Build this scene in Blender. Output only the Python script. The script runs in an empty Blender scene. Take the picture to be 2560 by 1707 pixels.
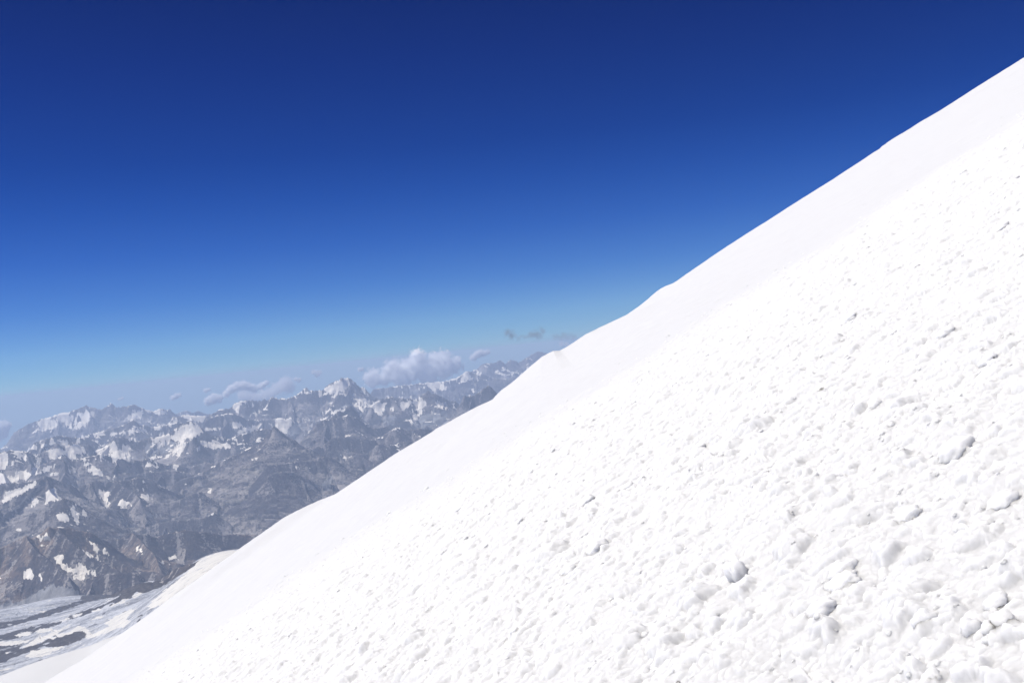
import bpy, bmesh, math, random
import numpy as np
from mathutils import Matrix, Vector

rng = np.random.default_rng(7)
random.seed(7)
C = bpy.context.scene.collection
F32 = np.float32

# ------------------------------------------------------------------ camera
FPX = 2745.0                      # focal length in pixels of the 2560 px wide photograph
CX, CY = 1280.0, 853.5
ROLL = math.radians(5.67)
PITCH = math.radians(0.343)
CAM = np.array([0.0, 0.0, 0.0])
f0 = np.array([0, math.cos(PITCH), math.sin(PITCH)])
u0 = np.array([0, -math.sin(PITCH), math.cos(PITCH)])
r0 = np.array([1.0, 0, 0])
RIGHT = r0 * math.cos(ROLL) - u0 * math.sin(ROLL)
UP = u0 * math.cos(ROLL) + r0 * math.sin(ROLL)
FWD = f0


def ray(px, py):
    """Direction of the line of sight through a place of the photograph."""
    return FWD * FPX + RIGHT * (px - CX) + UP * (CY - py)


def at(px, py, depth):
    """The point at that bearing whose forward distance is depth metres."""
    d = ray(px, py)
    return d * (depth / d[1])


cam_data = bpy.data.cameras.new("camera")
cam = bpy.data.objects.new("camera", cam_data)
C.objects.link(cam)
cam_data.sensor_width = 36.0
cam_data.lens = 36.0 * FPX / 2560.0
cam_data.clip_start = 0.05
cam_data.clip_end = 400000.0
M = Matrix.Identity(4)
for i in range(3):
    M[i][0], M[i][1], M[i][2] = RIGHT[i], UP[i], -FWD[i]
cam.matrix_world = M
bpy.context.scene.camera = cam


# ------------------------------------------------------------------ helpers
def tag(o, label=None, cat=None, group=None, kind=None):
    if label: o["label"] = label
    if cat: o["category"] = cat
    if group: o["group"] = group
    if kind: o["kind"] = kind
    return o


def make_obj(name, verts, faces, mat, smooth=True, attrs=None, loc=None):
    """One mesh object from numpy vertices (n,3) and quads or triangles (m,k)."""
    me = bpy.data.meshes.new(name)
    v = np.asarray(verts, dtype=F32)
    if loc is not None:
        v = v - np.asarray(loc, dtype=F32)
    f = np.asarray(faces, dtype=np.int32)
    k = f.shape[1]
    me.vertices.add(len(v)); me.vertices.foreach_set("co", v.ravel())
    me.loops.add(f.size); me.loops.foreach_set("vertex_index", f.ravel())
    me.polygons.add(len(f))
    me.polygons.foreach_set("loop_start", np.arange(0, f.size, k, dtype=np.int32))
    me.polygons.foreach_set("loop_total", np.full(len(f), k, dtype=np.int32))
    me.polygons.foreach_set("use_smooth", np.full(len(f), smooth))
    if attrs:
        for an, av in attrs.items():
            a = me.attributes.new(an, 'FLOAT', 'POINT')
            a.data.foreach_set("value", np.asarray(av, dtype=F32).ravel())
    me.update(calc_edges=True)
    me.validate()
    me.materials.append(mat)
    o = bpy.data.objects.new(name, me)
    C.objects.link(o)
    if loc is not None:
        o.location = [float(c) for c in loc]
    return o


def grid_faces(nr, nc):
    i = np.arange(nr * nc).reshape(nr, nc)
    return np.stack([i[:-1, :-1], i[:-1, 1:], i[1:, 1:], i[1:, :-1]], -1).reshape(-1, 4)


def compact(verts, faces, attrs):
    used = np.zeros(len(verts), bool); used[faces.ravel()] = True
    idx = np.cumsum(used) - 1
    return verts[used], idx[faces], {k: v[used] for k, v in attrs.items()}


def h2(ix, iy, seed):
    """Integer lattice hash to [0,1)."""
    x = ix.astype(np.uint32) * np.uint32(374761393) + iy.astype(np.uint32) * np.uint32(668265263) + np.uint32((seed * 2246822519 + 3266489917) & 0xffffffff)
    x = (x ^ (x >> np.uint32(13))) * np.uint32(1274126177)
    x = (x ^ (x >> np.uint32(15))) * np.uint32(2654435761)
    x = x ^ (x >> np.uint32(16))
    return (x & np.uint32(0xffffff)).astype(F32) / F32(16777216.0)


def noise(x, y, seed=0):
    """Gradient noise, about -1..1."""
    x = np.asarray(x, dtype=np.float64); y = np.asarray(y, dtype=np.float64)
    xi = np.floor(x); yi = np.floor(y)
    fx = (x - xi).astype(F32); fy = (y - yi).astype(F32)
    xi = xi.astype(np.int64); yi = yi.astype(np.int64)
    u = fx * fx * fx * (fx * (fx * 6 - 15) + 10)
    v = fy * fy * fy * (fy * (fy * 6 - 15) + 10)

    def g(dx, dy):
        a = h2(xi + dx, yi + dy, seed) * F32(2 * math.pi)
        return np.cos(a) * (fx - dx) + np.sin(a) * (fy - dy)
    n0 = g(0, 0) * (1 - u) + g(1, 0) * u
    n1 = g(0, 1) * (1 - u) + g(1, 1) * u
    return (n0 * (1 - v) + n1 * v) * F32(1.5)


def fbm(x, y, seed=0, octv=4, gain=0.5, lac=2.07):
    s = 0; a = 1.0; t = 0
    for i in range(octv):
        s = s + a * noise(x, y, seed + i * 17)
        t += a; a *= gain; x = x * lac + 13.7; y = y * lac + 5.1
    return s / t


def ridged(x, y, seed=0, octv=4, gain=0.5, lac=2.1):
    s = 0; a = 1.0; t = 0
    for i in range(octv):
        n = 1 - np.abs(noise(x, y, seed + i * 31))
        s = s + a * n * n
        t += a; a *= gain; x = x * lac + 3.7; y = y * lac + 9.1
    return s / t


def sstep(a, b, x):
    t = np.clip((x - a) / (b - a), 0, 1)
    return t * t * (3 - 2 * t)


# ------------------------------------------------------------------ material helpers
class NT:
    def __init__(self, name):
        self.m = bpy.data.materials.new(name)
        self.m.use_nodes = True
        self.t = self.m.node_tree
        self.t.nodes.clear()
        self.out = self.t.nodes.new('ShaderNodeOutputMaterial')

    def n(self, typ, **kw):
        nd = self.t.nodes.new(typ)
        for k, v in kw.items():
            if k == 'op': nd.operation = v
            else: setattr(nd, k, v)
        return nd

    def link(self, a, b):
        self.t.links.new(a, b)

    def math(self, op, a, b=None, clamp=False):
        nd = self.n('ShaderNodeMath', op=op); nd.use_clamp = clamp
        for i, v in enumerate((a, b)):
            if v is None: continue
            if isinstance(v, (int, float)): nd.inputs[i].default_value = v
            else: self.link(v, nd.inputs[i])
        return nd.outputs[0]

    def rng(self, v, a, b, c=0.0, d=1.0, smooth=True):
        nd = self.n('ShaderNodeMapRange')
        if smooth: nd.interpolation_type = 'SMOOTHSTEP'
        self.link(v, nd.inputs[0])
        for i, x in zip((1, 2, 3, 4), (a, b, c, d)): nd.inputs[i].default_value = x
        return nd.outputs[0]

    def mix(self, f, a, b):
        nd = self.n('ShaderNodeMix', data_type='RGBA')
        for s, v in ((0, f), (6, a), (7, b)):
            if isinstance(v, tuple): nd.inputs[s].default_value = (*v, 1)
            elif isinstance(v, (int, float)): nd.inputs[s].default_value = v
            else: self.link(v, nd.inputs[s])
        return nd.outputs[2]

    def tex(self, scale, detail=4, rough=0.55, vec=None, dist=0.0):
        nd = self.n('ShaderNodeTexNoise')
        nd.inputs['Scale'].default_value = scale
        nd.inputs['Detail'].default_value = detail
        nd.inputs['Roughness'].default_value = rough
        nd.inputs['Distortion'].default_value = dist
        if vec is not None: self.link(vec, nd.inputs['Vector'])
        return nd.outputs[0]

    def attr(self, name):
        nd = self.n('ShaderNodeAttribute'); nd.attribute_name = name
        return nd.outputs['Fac']


# ------------------------------------------------------------------ far mountains: traced ridges
def K(crop, pts):
    """Enlargement coordinates to photograph coordinates."""
    ox, oy = {1: (0, 850), 2: (700, 800), 3: (0, 1227), 0: (0, 0),
              5: (0, 940), 6: (300, 900)}[crop]
    s = {0: 1.0, 5: 6.533, 6: 6.533}.get(crop, 3.2667)
    return [(ox + p[0] / s, oy + p[1] / s) + tuple(p[2:]) for p in pts]


# (enlargement, depth km (start, end), steepness, points)
RIDGES = [
    # nearest brown ridge, its spurs and the tan moraine hills
    (3, (8.3, 8.9), .62, [(-500, 560), (-250, 500), (0, 460), (100, 410), (190, 360), (240, 385), (320, 345), (380, 290), (430, 302), (470, 298), (520, 300), (560, 283), (640, 310), (700, 318), (780, 332), (850, 372), (905, 400)]),
    (3, (9.4, 9.8), .60, [(905, 402), (970, 385), (1030, 345), (1070, 338), (1120, 352), (1210, 340), (1250, 362), (1300, 372), (1400, 340), (1470, 325), (1540, 310), (1620, 318), (1700, 330), (1800, 350), (1900, 352), (2100, 362), (2400, 400)]),
    (3, (8.4, 7.9), .70, [(190, 362), (260, 420), (340, 500), (410, 575), (480, 640), (560, 700)]),
    (3, (8.5, 8.1), .70, [(470, 300), (560, 390), (640, 460), (760, 540), (880, 620), (960, 650)]),
    (3, (8.8, 8.5), .70, [(640, 312), (760, 400), (880, 450), (990, 560), (1150, 640)]),
    (3, (9.4, 8.6), .60, [(1070, 340), (1150, 430), (1240, 500), (1300, 590), (1330, 650)]),
    (3, (7.9, 8.0), .55, [(520, 880), (620, 795), (700, 730), (790, 685), (900, 668), (1000, 660), (1130, 652), (1180, 690)]),
    (3, (8.1, 8.0), .50, [(1130, 652), (1180, 648), (1260, 650), (1350, 668), (1400, 690)]),
    # dark rib between the glacier basin and the valley
    (3, (5.9, 7.3), .55, [(1640, 562), (1560, 596), (1440, 632), (1340, 690), (1250, 745), (1160, 800), (1060, 830), (1000, 848)]),
    # ridges of the second row
    (3, (10.3, 10.8), .60, [(-300, 420), (-100, 340), (40, 290), (90, 262), (160, 225), (250, 188), (340, 160), (430, 128), (470, 90), (520, 58), (560, 62), (590, 75)]),
    (1, (13.2, 13.6), .60, [(-300, 1260), (0, 1185), (100, 1168), (210, 1160), (290, 1140), (330, 1118), (365, 1100), (400, 1112), (440, 1135), (470, 1150), (540, 1175), (600, 1200)]),
    (1, (12.4, 13.3), .62, [(40, 1420), (180, 1330), (260, 1250), (330, 1125)]),
    (1, (14.2, 15.2), .60, [(600, 1215), (650, 1190), (700, 1163), (780, 1138), (830, 1150), (900, 1155), (960, 1140), (1040, 1138), (1100, 1118), (1160, 1125), (1200, 1130), (1260, 1165), (1340, 1200), (1420, 1230), (1500, 1260)]),
    (1, (14.3, 13.2), .70, [(740, 1170), (790, 1250), (850, 1330), (880, 1370), (960, 1420), (1040, 1500)]),
    (1, (14.4, 13.6), .66, [(940, 1145), (1040, 1210), (1110, 1280), (1150, 1310)]),
    (1, (16.3, 16.8), .62, [(1380, 1230), (1440, 1165), (1480, 1140), (1560, 1108), (1640, 1098), (1700, 1088), (1800, 1092), (1890, 1075), (1960, 1125), (2040, 1150), (2110, 1160), (2200, 1175), (2280, 1170), (2352, 1150), (2500, 1130)]),
    (1, (15.0, 16.2), .62, [(1700, 1500), (1740, 1350), (1765, 1240), (1800, 1095)]),
    (1, (15.0, 16.4), .60, [(2150, 1480), (2180, 1350), (2230, 1260), (2250, 1172)]),
    # third row, dark crests before the snow basins
    (1, (17.6, 18.2), .62, [(345, 1010), (400, 990), (440, 972), (500, 940), (545, 955), (570, 980), (640, 975), (690, 952), (760, 940), (830, 918), (900, 948), (980, 965), (1030, 985), (1070, 1000), (1110, 1010)]),
    (1, (18.2, 19.6), .60, [(1075, 1005), (1100, 975), (1150, 985), (1210, 958), (1270, 985), (1360, 1010), (1450, 1012), (1560, 1030), (1630, 1015), (1700, 990), (1780, 996), (1850, 1000), (1930, 970), (2000, 948), (2100, 935), (2200, 928), (2352, 948)]),
    (1, (19.0, 19.3), .75, [(-350, 1000), (-120, 940), (0, 912), (50, 905), (100, 893), (150, 900), (200, 912), (260, 940), (330, 962), (360, 980)]),
    (5, (21.0, 22.0), .72, [(420, 1235), (560, 1245), (660, 1262), (760, 1215), (850, 1190), (910, 1130), (945, 1085), (990, 1095), (1050, 1150), (1130, 1125), (1190, 1085), (1250, 1080), (1340, 1130), (1400, 1125), (1470, 1118), (1540, 1170)]),
    (1, (22.5, 24.0), .62, [(740, 905), (800, 890), (870, 858), (930, 815), (960, 785), (1030, 790), (1100, 830), (1170, 812), (1230, 790), (1310, 778), (1400, 755), (1440, 720), (1490, 690), (1550, 662), (1585, 656), (1620, 672), (1640, 700), (1650, 750), (1700, 765), (1780, 772), (1870, 800)]),
    (6, (21.2, 21.6), .80, [(1000, 1480), (1060, 1350), (1130, 1280), (1190, 1240), (1240, 1262), (1290, 1330), (1370, 1400), (1400, 1480)]),
    (1, (21.5, 22.3), .66, [(1860, 810), (1910, 788), (1980, 765), (2050, 748), (2110, 728), (2150, 716), (2190, 720), (2240, 732), (2290, 762), (2352, 800), (2450, 850)]),
    # right hand near crests
    (2, (20.0, 20.8), .62, [(560, 1040), (640, 1010), (720, 985), (780, 970), (830, 945), (865, 925), (900, 895), (940, 878), (985, 873), (1020, 885), (1050, 898), (1085, 885), (1110, 888), (1150, 868), (1195, 855), (1235, 880), (1270, 930), (1330, 980)]),
    (2, (18.5, 19.3), .60, [(200, 1070), (250, 1050), (330, 1022), (390, 985), (430, 958), (500, 950), (600, 962), (700, 968), (760, 985)]),
    (2, (17.2, 18.2), .60, [(440, 1260), (500, 1175), (560, 1122), (640, 1090), (720, 1082), (770, 1020), (830, 1010), (900, 1022), (960, 1000), (1050, 985), (1120, 1000)]),
    (2, (16.0, 16.6), .60, [(-40, 1300), (40, 1290), (100, 1330), (180, 1370), (260, 1400), (340, 1440)]),
    (2, (17.0, 18.0), .60, [(-60, 860), (-20, 880), (20, 905), (60, 950), (130, 975), (180, 1020), (230, 1060)]),
    (2, (24.0, 24.6), .80, [(400, 800), (470, 745), (540, 722), (580, 695), (600, 700), (625, 760), (690, 800), (740, 870)]),
    (1, (15.2, 15.8), .62, [(2090, 1190), (2150, 1210), (2210, 1235), (2290, 1300), (2352, 1375), (2440, 1440)]),
    (1, (12.6, 13.2), .55, [(730, 1490), (790, 1430), (860, 1372), (910, 1368), (965, 1385), (1040, 1460), (1100, 1520)]),
    (1, (13.6, 14.2), .50, [(1080, 1400), (1160, 1352), (1260, 1330), (1380, 1325), (1480, 1290), (1560, 1250), (1640, 1235)]),
    (1, (12.2, 12.8), .50, [(1120, 1560), (1260, 1500), (1400, 1470), (1540, 1455), (1680, 1440), (1760, 1400)]),
    (2, (15.0, 15.8), .60, [(-100, 1180), (0, 1175), (90, 1160), (170, 1150), (240, 1150), (310, 1118), (390, 1110), (450, 1130), (520, 1180)]),
    (2, (14.0, 14.8), .60, [(-100, 1260), (-20, 1235), (60, 1230), (130, 1255), (210, 1290), (280, 1330), (350, 1350)]),
    (2, (21.5, 22.2), .66, [(280, 840), (340, 815), (420, 800), (500, 790), (560, 770), (640, 800), (720, 870), (800, 880), (880, 860)]),
    (1, (16.8, 17.4), .60, [(1000, 1120), (1080, 1100), (1170, 1080), (1270, 1075), (1350, 1060), (1440, 1062), (1530, 1090)]),
    # fourth row
    (2, (25.5, 26.3), .85, [(1370, 850), (1400, 760), (1450, 690), (1500, 610), (1530, 618), (1570, 612), (1620, 588), (1645, 565), (1690, 526), (1725, 548), (1760, 585), (1790, 620), (1860, 640), (1950, 650)]),
    (2, (28.0, 29.0), .70, [(740, 700), (800, 660), (850, 640), (905, 622), (960, 632), (1050, 640), (1110, 650), (1150, 612), (1200, 585), (1225, 570), (1260, 585), (1330, 618), (1390, 645), (1470, 660)]),
    (2, (32.0, 33.0), .80, [(-60, 620), (0, 640), (80, 632), (130, 612), (165, 585), (190, 560), (215, 543), (240, 572), (300, 570), (350, 568), (385, 535), (430, 505), (475, 485), (490, 462), (520, 470), (545, 465), (580, 490), (612, 510), (650, 540), (690, 545), (720, 575), (760, 620), (820, 640)]),
    (2, (30.0, 30.4), .80, [(440, 640), (455, 600), (500, 605), (520, 640)]),
    (6, (33.0, 34.0), .72, [(860, 910), (960, 905), (1060, 880), (1230, 900), (1400, 905), (1500, 870), (1620, 800), (1720, 790), (1800, 775), (1860, 710), (1920, 672), (2020, 650), (2130, 648), (2230, 662), (2352, 632), (2450, 640), (2560, 655)]),
    (1, (29.0, 30.0), .72, [(1650, 700), (1690, 640), (1740, 620), (1820, 600), (1900, 590), (2000, 640), (2100, 650), (2230, 640), (2352, 630)]),
    (1, (30.0, 31.0), .60, [(700, 775), (800, 745), (900, 720), (1000, 690), (1050, 665), (1090, 648), (1150, 688), (1260, 700), (1370, 690), (1450, 660), (1500, 690)]),
    (5, (25.0, 26.0), .60, [(560, 1080), (700, 1030), (800, 1010), (880, 975), (960, 955), (1060, 960), (1180, 985), (1300, 1000), (1420, 1010), (1560, 1040)]),
    # far row
    (5, (42.0, 43.0), .75, [(200, 900), (340, 830), (440, 770), (570, 735), (640, 700), (800, 660), (900, 625), (1040, 590), (1180, 560), (1260, 520), (1340, 490), (1410, 465), (1480, 480), (1560, 490), (1640, 530), (1700, 530), (1760, 480), (1815, 425), (1845, 440), (1900, 495), (2050, 490), (2200, 455), (2270, 490), (2352, 540)]),
    (6, (41.0, 42.0), .65, [(180, 745), (240, 720), (300, 750), (360, 780), (520, 830), (640, 790), (690, 780), (760, 815), (830, 790), (900, 880)]),
    (6, (50.0, 52.0), .60, [(850, 900), (950, 850), (1080, 812), (1200, 850), (1300, 815), (1420, 870), (1600, 860)]),
    (2, (44.0, 46.0), .62, [(760, 560), (860, 545), (1000, 530), (1100, 520), (1180, 508), (1300, 500), (1400, 478), (1470, 455), (1500, 420), (1540, 415), (1580, 430), (1660, 440), (1740, 470), (1860, 480), (2000, 440), (2100, 420)]),
    (2, (52.0, 53.0), .66, [(1560, 410), (1620, 390), (1650, 352), (1700, 352), (1740, 350), (1795, 322), (1840, 350), (1890, 318), (1930, 325), (1960, 345), (2010, 305), (2050, 315), (2100, 345), (2160, 380)]),
    (2, (60.0, 61.0), .66, [(1990, 320), (2040, 282), (2095, 252), (2140, 262), (2190, 270), (2240, 285), (2300, 300)]),
]


def squeeze(d):
    """Traced distances, brought to the ground covered by the scene (km)."""
    return d if d < 10 else (10 + (d - 10) * .48 if d < 24 else 16.72 + (d - 24) * .53)


# glacier basin below the slope: pixel, depth km
ICE = [(-250, 1700, 4.6), (-250, 1560, 7.0), (0, 1720, 4.8), (0, 1655, 5.6), (0, 1610, 6.3), (0, 1560, 7.0), (0, 1521, 7.7),
       (150, 1640, 5.2), (150, 1600, 5.8), (150, 1545, 6.8), (150, 1490, 7.7),
       (306, 1567, 5.0), (306, 1520, 6.0), (300, 1492, 6.9),
       (420, 1500, 4.8), (420, 1458, 5.6), (383, 1450, 6.3),
       (505, 1430, 4.9), (505, 1397, 5.7), (560, 1378, 5.45), (594, 1375.5, 5.35), (640, 1378, 5.25), (620, 1420, 4.8), (720, 1400, 5.2), (800, 1420, 5.0)]
ICE_PLAN = [(505, 6.5, -1330), (560, 6.1, -1230), (620, 6.0, -1150), (700, 6.0, -1150), (800, 6.2, -1200), (441, 7.0, -1440), (383, 7.6, -1500), (300, 8.3, -1570), (150, 8.6, -1540), (0, 8.6, -1540), (-250, 8.6, -1560), (800, 7.5, -1900)]

NCOL, NROW = 1350, 1900
kx = np.linspace((-300 - CX) / FPX, (1560 - CX) / FPX, NCOL)
yy = np.exp(np.linspace(math.log(3800.0), math.log(37000.0), NROW))
GY, KX = np.meshgrid(yy, kx, indexing='ij')
GX = GY * KX
# bring the columns out at both sides so that a step aside shows no rim
X = GX.astype(np.float64); Y = GY.astype(np.float64)
wx = X + 55 * fbm(X / 700, Y / 700, 3, 3) * np.clip(Y / 9000, .5, 2)
wy = Y + 75 * fbm(X / 650, Y / 650, 9, 3) * np.clip(Y / 9000, .5, 2)

base = -2900 + 800 * ridged(X / 5200, Y / 5200, 5, 4) + 160 * fbm(X / 1500, Y / 1500, 6, 3)
base = base - 500 * sstep(9000, 4500, Y)
H = base.copy()
S = X * 1.0 + .3 * Y; D = 1600 + .5 * Y; G = np.full(H.shape, -1, np.int16)
s_off = 0.0


def lay(W, ri, steep, reach):
    """Raise a ridge along the points W; its flanks fall away on both sides."""
    global s_off
    r_lo = max(0, np.searchsorted(yy, W[:, 1].min() - reach)); r_hi = min(NROW, np.searchsorted(yy, W[:, 1].max() + reach))
    if r_hi <= r_lo: return
    for i in range(len(W) - 1):
        a, b = W[i], W[i + 1]
        r0 = max(r_lo, np.searchsorted(yy, min(a[1], b[1]) - reach)); r1 = min(r_hi, np.searchsorted(yy, max(a[1], b[1]) + reach))
        if r1 <= r0: continue
        xl, xh = min(a[0], b[0]) - reach, max(a[0], b[0]) + reach
        c_lo = max(0, np.searchsorted(kx, xl / (yy[r0] if xl < 0 else yy[r1 - 1])))
        c_hi = min(NCOL, np.searchsorted(kx, xh / (yy[r1 - 1] if xh < 0 else yy[r0])))
        if c_hi <= c_lo: continue
        q = (slice(r0, r1), slice(c_lo, c_hi))
        e = b[:2] - a[:2]; L2 = float(e @ e); L = math.sqrt(L2)
        t = np.clip(((wx[q] - a[0]) * e[0] + (wy[q] - a[1]) * e[1]) / L2, 0, 1)
        dx = wx[q] - (a[0] + t * e[0]); dy = wy[q] - (a[1] + t * e[1])
        dist = np.sqrt(dx * dx + dy * dy)
        z = a[2] + (b[2] - a[2]) * t
        hh = z - ((steep * .66) * dist + 270 * steep * (1 - np.exp(-dist / 190.0)))
        m = hh > H[q]
        H[q] = np.where(m, hh, H[q]); D[q] = np.where(m, dist, D[q])
        side = np.where(dx * e[1] - dy * e[0] > 0, 0, 5e4)
        S[q] = np.where(m, s_off + t * L + side, S[q]); G[q] = np.where(m, ri, G[q])
        s_off += L


srng = np.random.default_rng(21)
for ri, (crop, (d0, d1), steep, pts) in enumerate(RIDGES):
    d0, d1 = squeeze(d0), squeeze(d1)
    P = K(crop, pts)
    n = len(P)
    W = np.array([at(p[0], p[1], 1000 * (d0 + (d1 - d0) * i / (n - 1))) for i, p in enumerate(P)])
    lay(W, ri, steep, 3800.0 + 60 * d0)
    # spurs branching down both flanks
    seg = np.linalg.norm(np.diff(W[:, :2], axis=0), axis=1); cum = np.r_[0, np.cumsum(seg)]
    step = 300 + 14 * d0
    for s0 in np.arange(step * .6, cum[-1] - step * .3, step):
        s1 = s0 + srng.normal() * step * .22
        k = int(np.clip(np.searchsorted(cum, s1) - 1, 0, n - 2)); f = np.clip((s1 - cum[k]) / seg[k], 0, 1)
        p0 = W[k] + (W[k + 1] - W[k]) * f
        tdir = (W[k + 1] - W[k])[:2] / seg[k]; nrm = np.array([tdir[1], -tdir[0]])
        for sg in (-1, 1):
            if srng.random() < .18: continue
            ang = srng.normal() * .38
            dr = sg * (nrm * math.cos(ang) + tdir * math.sin(ang))
            Ls = (420 + 900 * srng.random() ** 1.4) * (1 + d0 / 40)
            g1 = steep * (.62 + .16 * srng.random())
            pp = [p0 - np.array([0, 0, 25.0])]
            for q_ in range(3):
                bend = srng.normal() * .3
                dr = dr * math.cos(bend) + np.array([-dr[1], dr[0]]) * math.sin(bend)
                l_ = Ls / 3
                pp.append(pp[-1] + np.array([dr[0] * l_, dr[1] * l_, -g1 * l_ * (.85 + .4 * srng.random())]))
            lay(np.array(pp), ri, steep * 1.05, 1200.0)

# erosion ribs running down the flanks, then rock roughness; the crests keep their line
sc = np.clip(Y / 16000, .55, 2.0)
rib = ridged(S / (210 * sc) + 1.0 * noise(X / 700, Y / 700, 40), D / (1300 * sc), 21, 5, .60)
amp = 150 * sc * (1 - np.exp(-D / 420.0))
mask_r = (G >= 0)
H = np.where(mask_r, H - amp * (1.0 - rib) * 1.7 + .10 * amp, H)
rough = fbm(X / 210, Y / 210, 51, 5, .6)
H = H + rough * (8 + 15 * (1 - np.exp(-D / 300.0))) * np.clip(sc, .7, 1.6)
H = H + (ridged(X / 75, Y / 75, 77, 2) - .5) * 6 * np.clip(sc, .5, 1.3)

# glacier surface by thin-plate interpolation
cp = [tuple(at(p[0], p[1], p[2] * 1000)) for p in ICE]
cp += [((p[0] - CX) / FPX * p[1] * 1000, p[1] * 1000, p[2]) for p in ICE_PLAN]
cp = np.array(cp)


def tps(r2):
    return np.where(r2 > 0, r2 * np.log(r2 + 1e-12), 0) * .5


Pn = cp[:, :2] / 1000
A = tps(((Pn[:, None] - Pn[None]) ** 2).sum(-1)) + np.eye(len(Pn)) * 0.002
Q = np.c_[np.ones(len(Pn)), Pn]
Amat = np.block([[A, Q], [Q.T, np.zeros((3, 3))]])
wgt = np.linalg.solve(Amat, np.r_[cp[:, 2], np.zeros(3)])
ri_hi = np.searchsorted(yy, 8900)
xs, ys = X[:ri_hi] / 1000, Y[:ri_hi] / 1000
ice = wgt[-3] + wgt[-2] * xs + wgt[-1] * ys
for i in range(len(Pn)):
    ice = ice + wgt[i] * tps((xs - Pn[i, 0]) ** 2 + (ys - Pn[i, 1]) ** 2)
Xi, Yi = X[:ri_hi], Y[:ri_hi]
flow = Xi * .83 - Yi * .55; cross = Xi * .55 + Yi * .83
ice = ice + 5 * fbm(flow / 420, cross / 160, 90, 4, .6)
crev = ridged(flow / 210, cross / 34 + 1.5 * fbm(Xi / 300, Yi / 300, 95, 2), 91, 2)
ice = ice - np.where(crev > .74, (crev - .74) * 85, 0) * sstep(-.2, .35, fbm(Xi / 800, Yi / 800, 97, 2))
ice = ice - sstep(7600, 8900, Yi) * 250
kf = sstep(4900, 4100, Yi)
ice = ice * (1 - kf) + kf * (-.31 * Yi)
is_ice = np.zeros(H.shape, bool)
is_ice[:ri_hi] = ice > H[:ri_hi]
H[:ri_hi] = np.maximum(H[:ri_hi], ice)

# what of the terrain is in view (sweep outwards along each bearing)
tanel = H / Y
run = np.maximum.accumulate(tanel, axis=0)
vis = tanel >= run - 0.0008
# bearing of each vertex in the photograph
dirs = np.stack([X, Y, H], -1)
cf = dirs @ FWD
PX = CX + FPX * (dirs @ RIGHT) / cf
PY = CY - FPX * (dirs @ UP) / cf
del dirs, cf

exec_polys = []


def inside(px, py, poly):
    r = np.zeros(px.shape, bool)
    n = len(poly); j = n - 1
    for i in range(n):
        xi, yi = poly[i][0], poly[i][1]; xj, yj = poly[j][0], poly[j][1]
        if yi != yj:
            c = ((yi > py) != (yj > py)) & (px < (xj - xi) * (py - yi) / (yj - yi) + xi)
            r ^= c
        j = i
    return r


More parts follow.
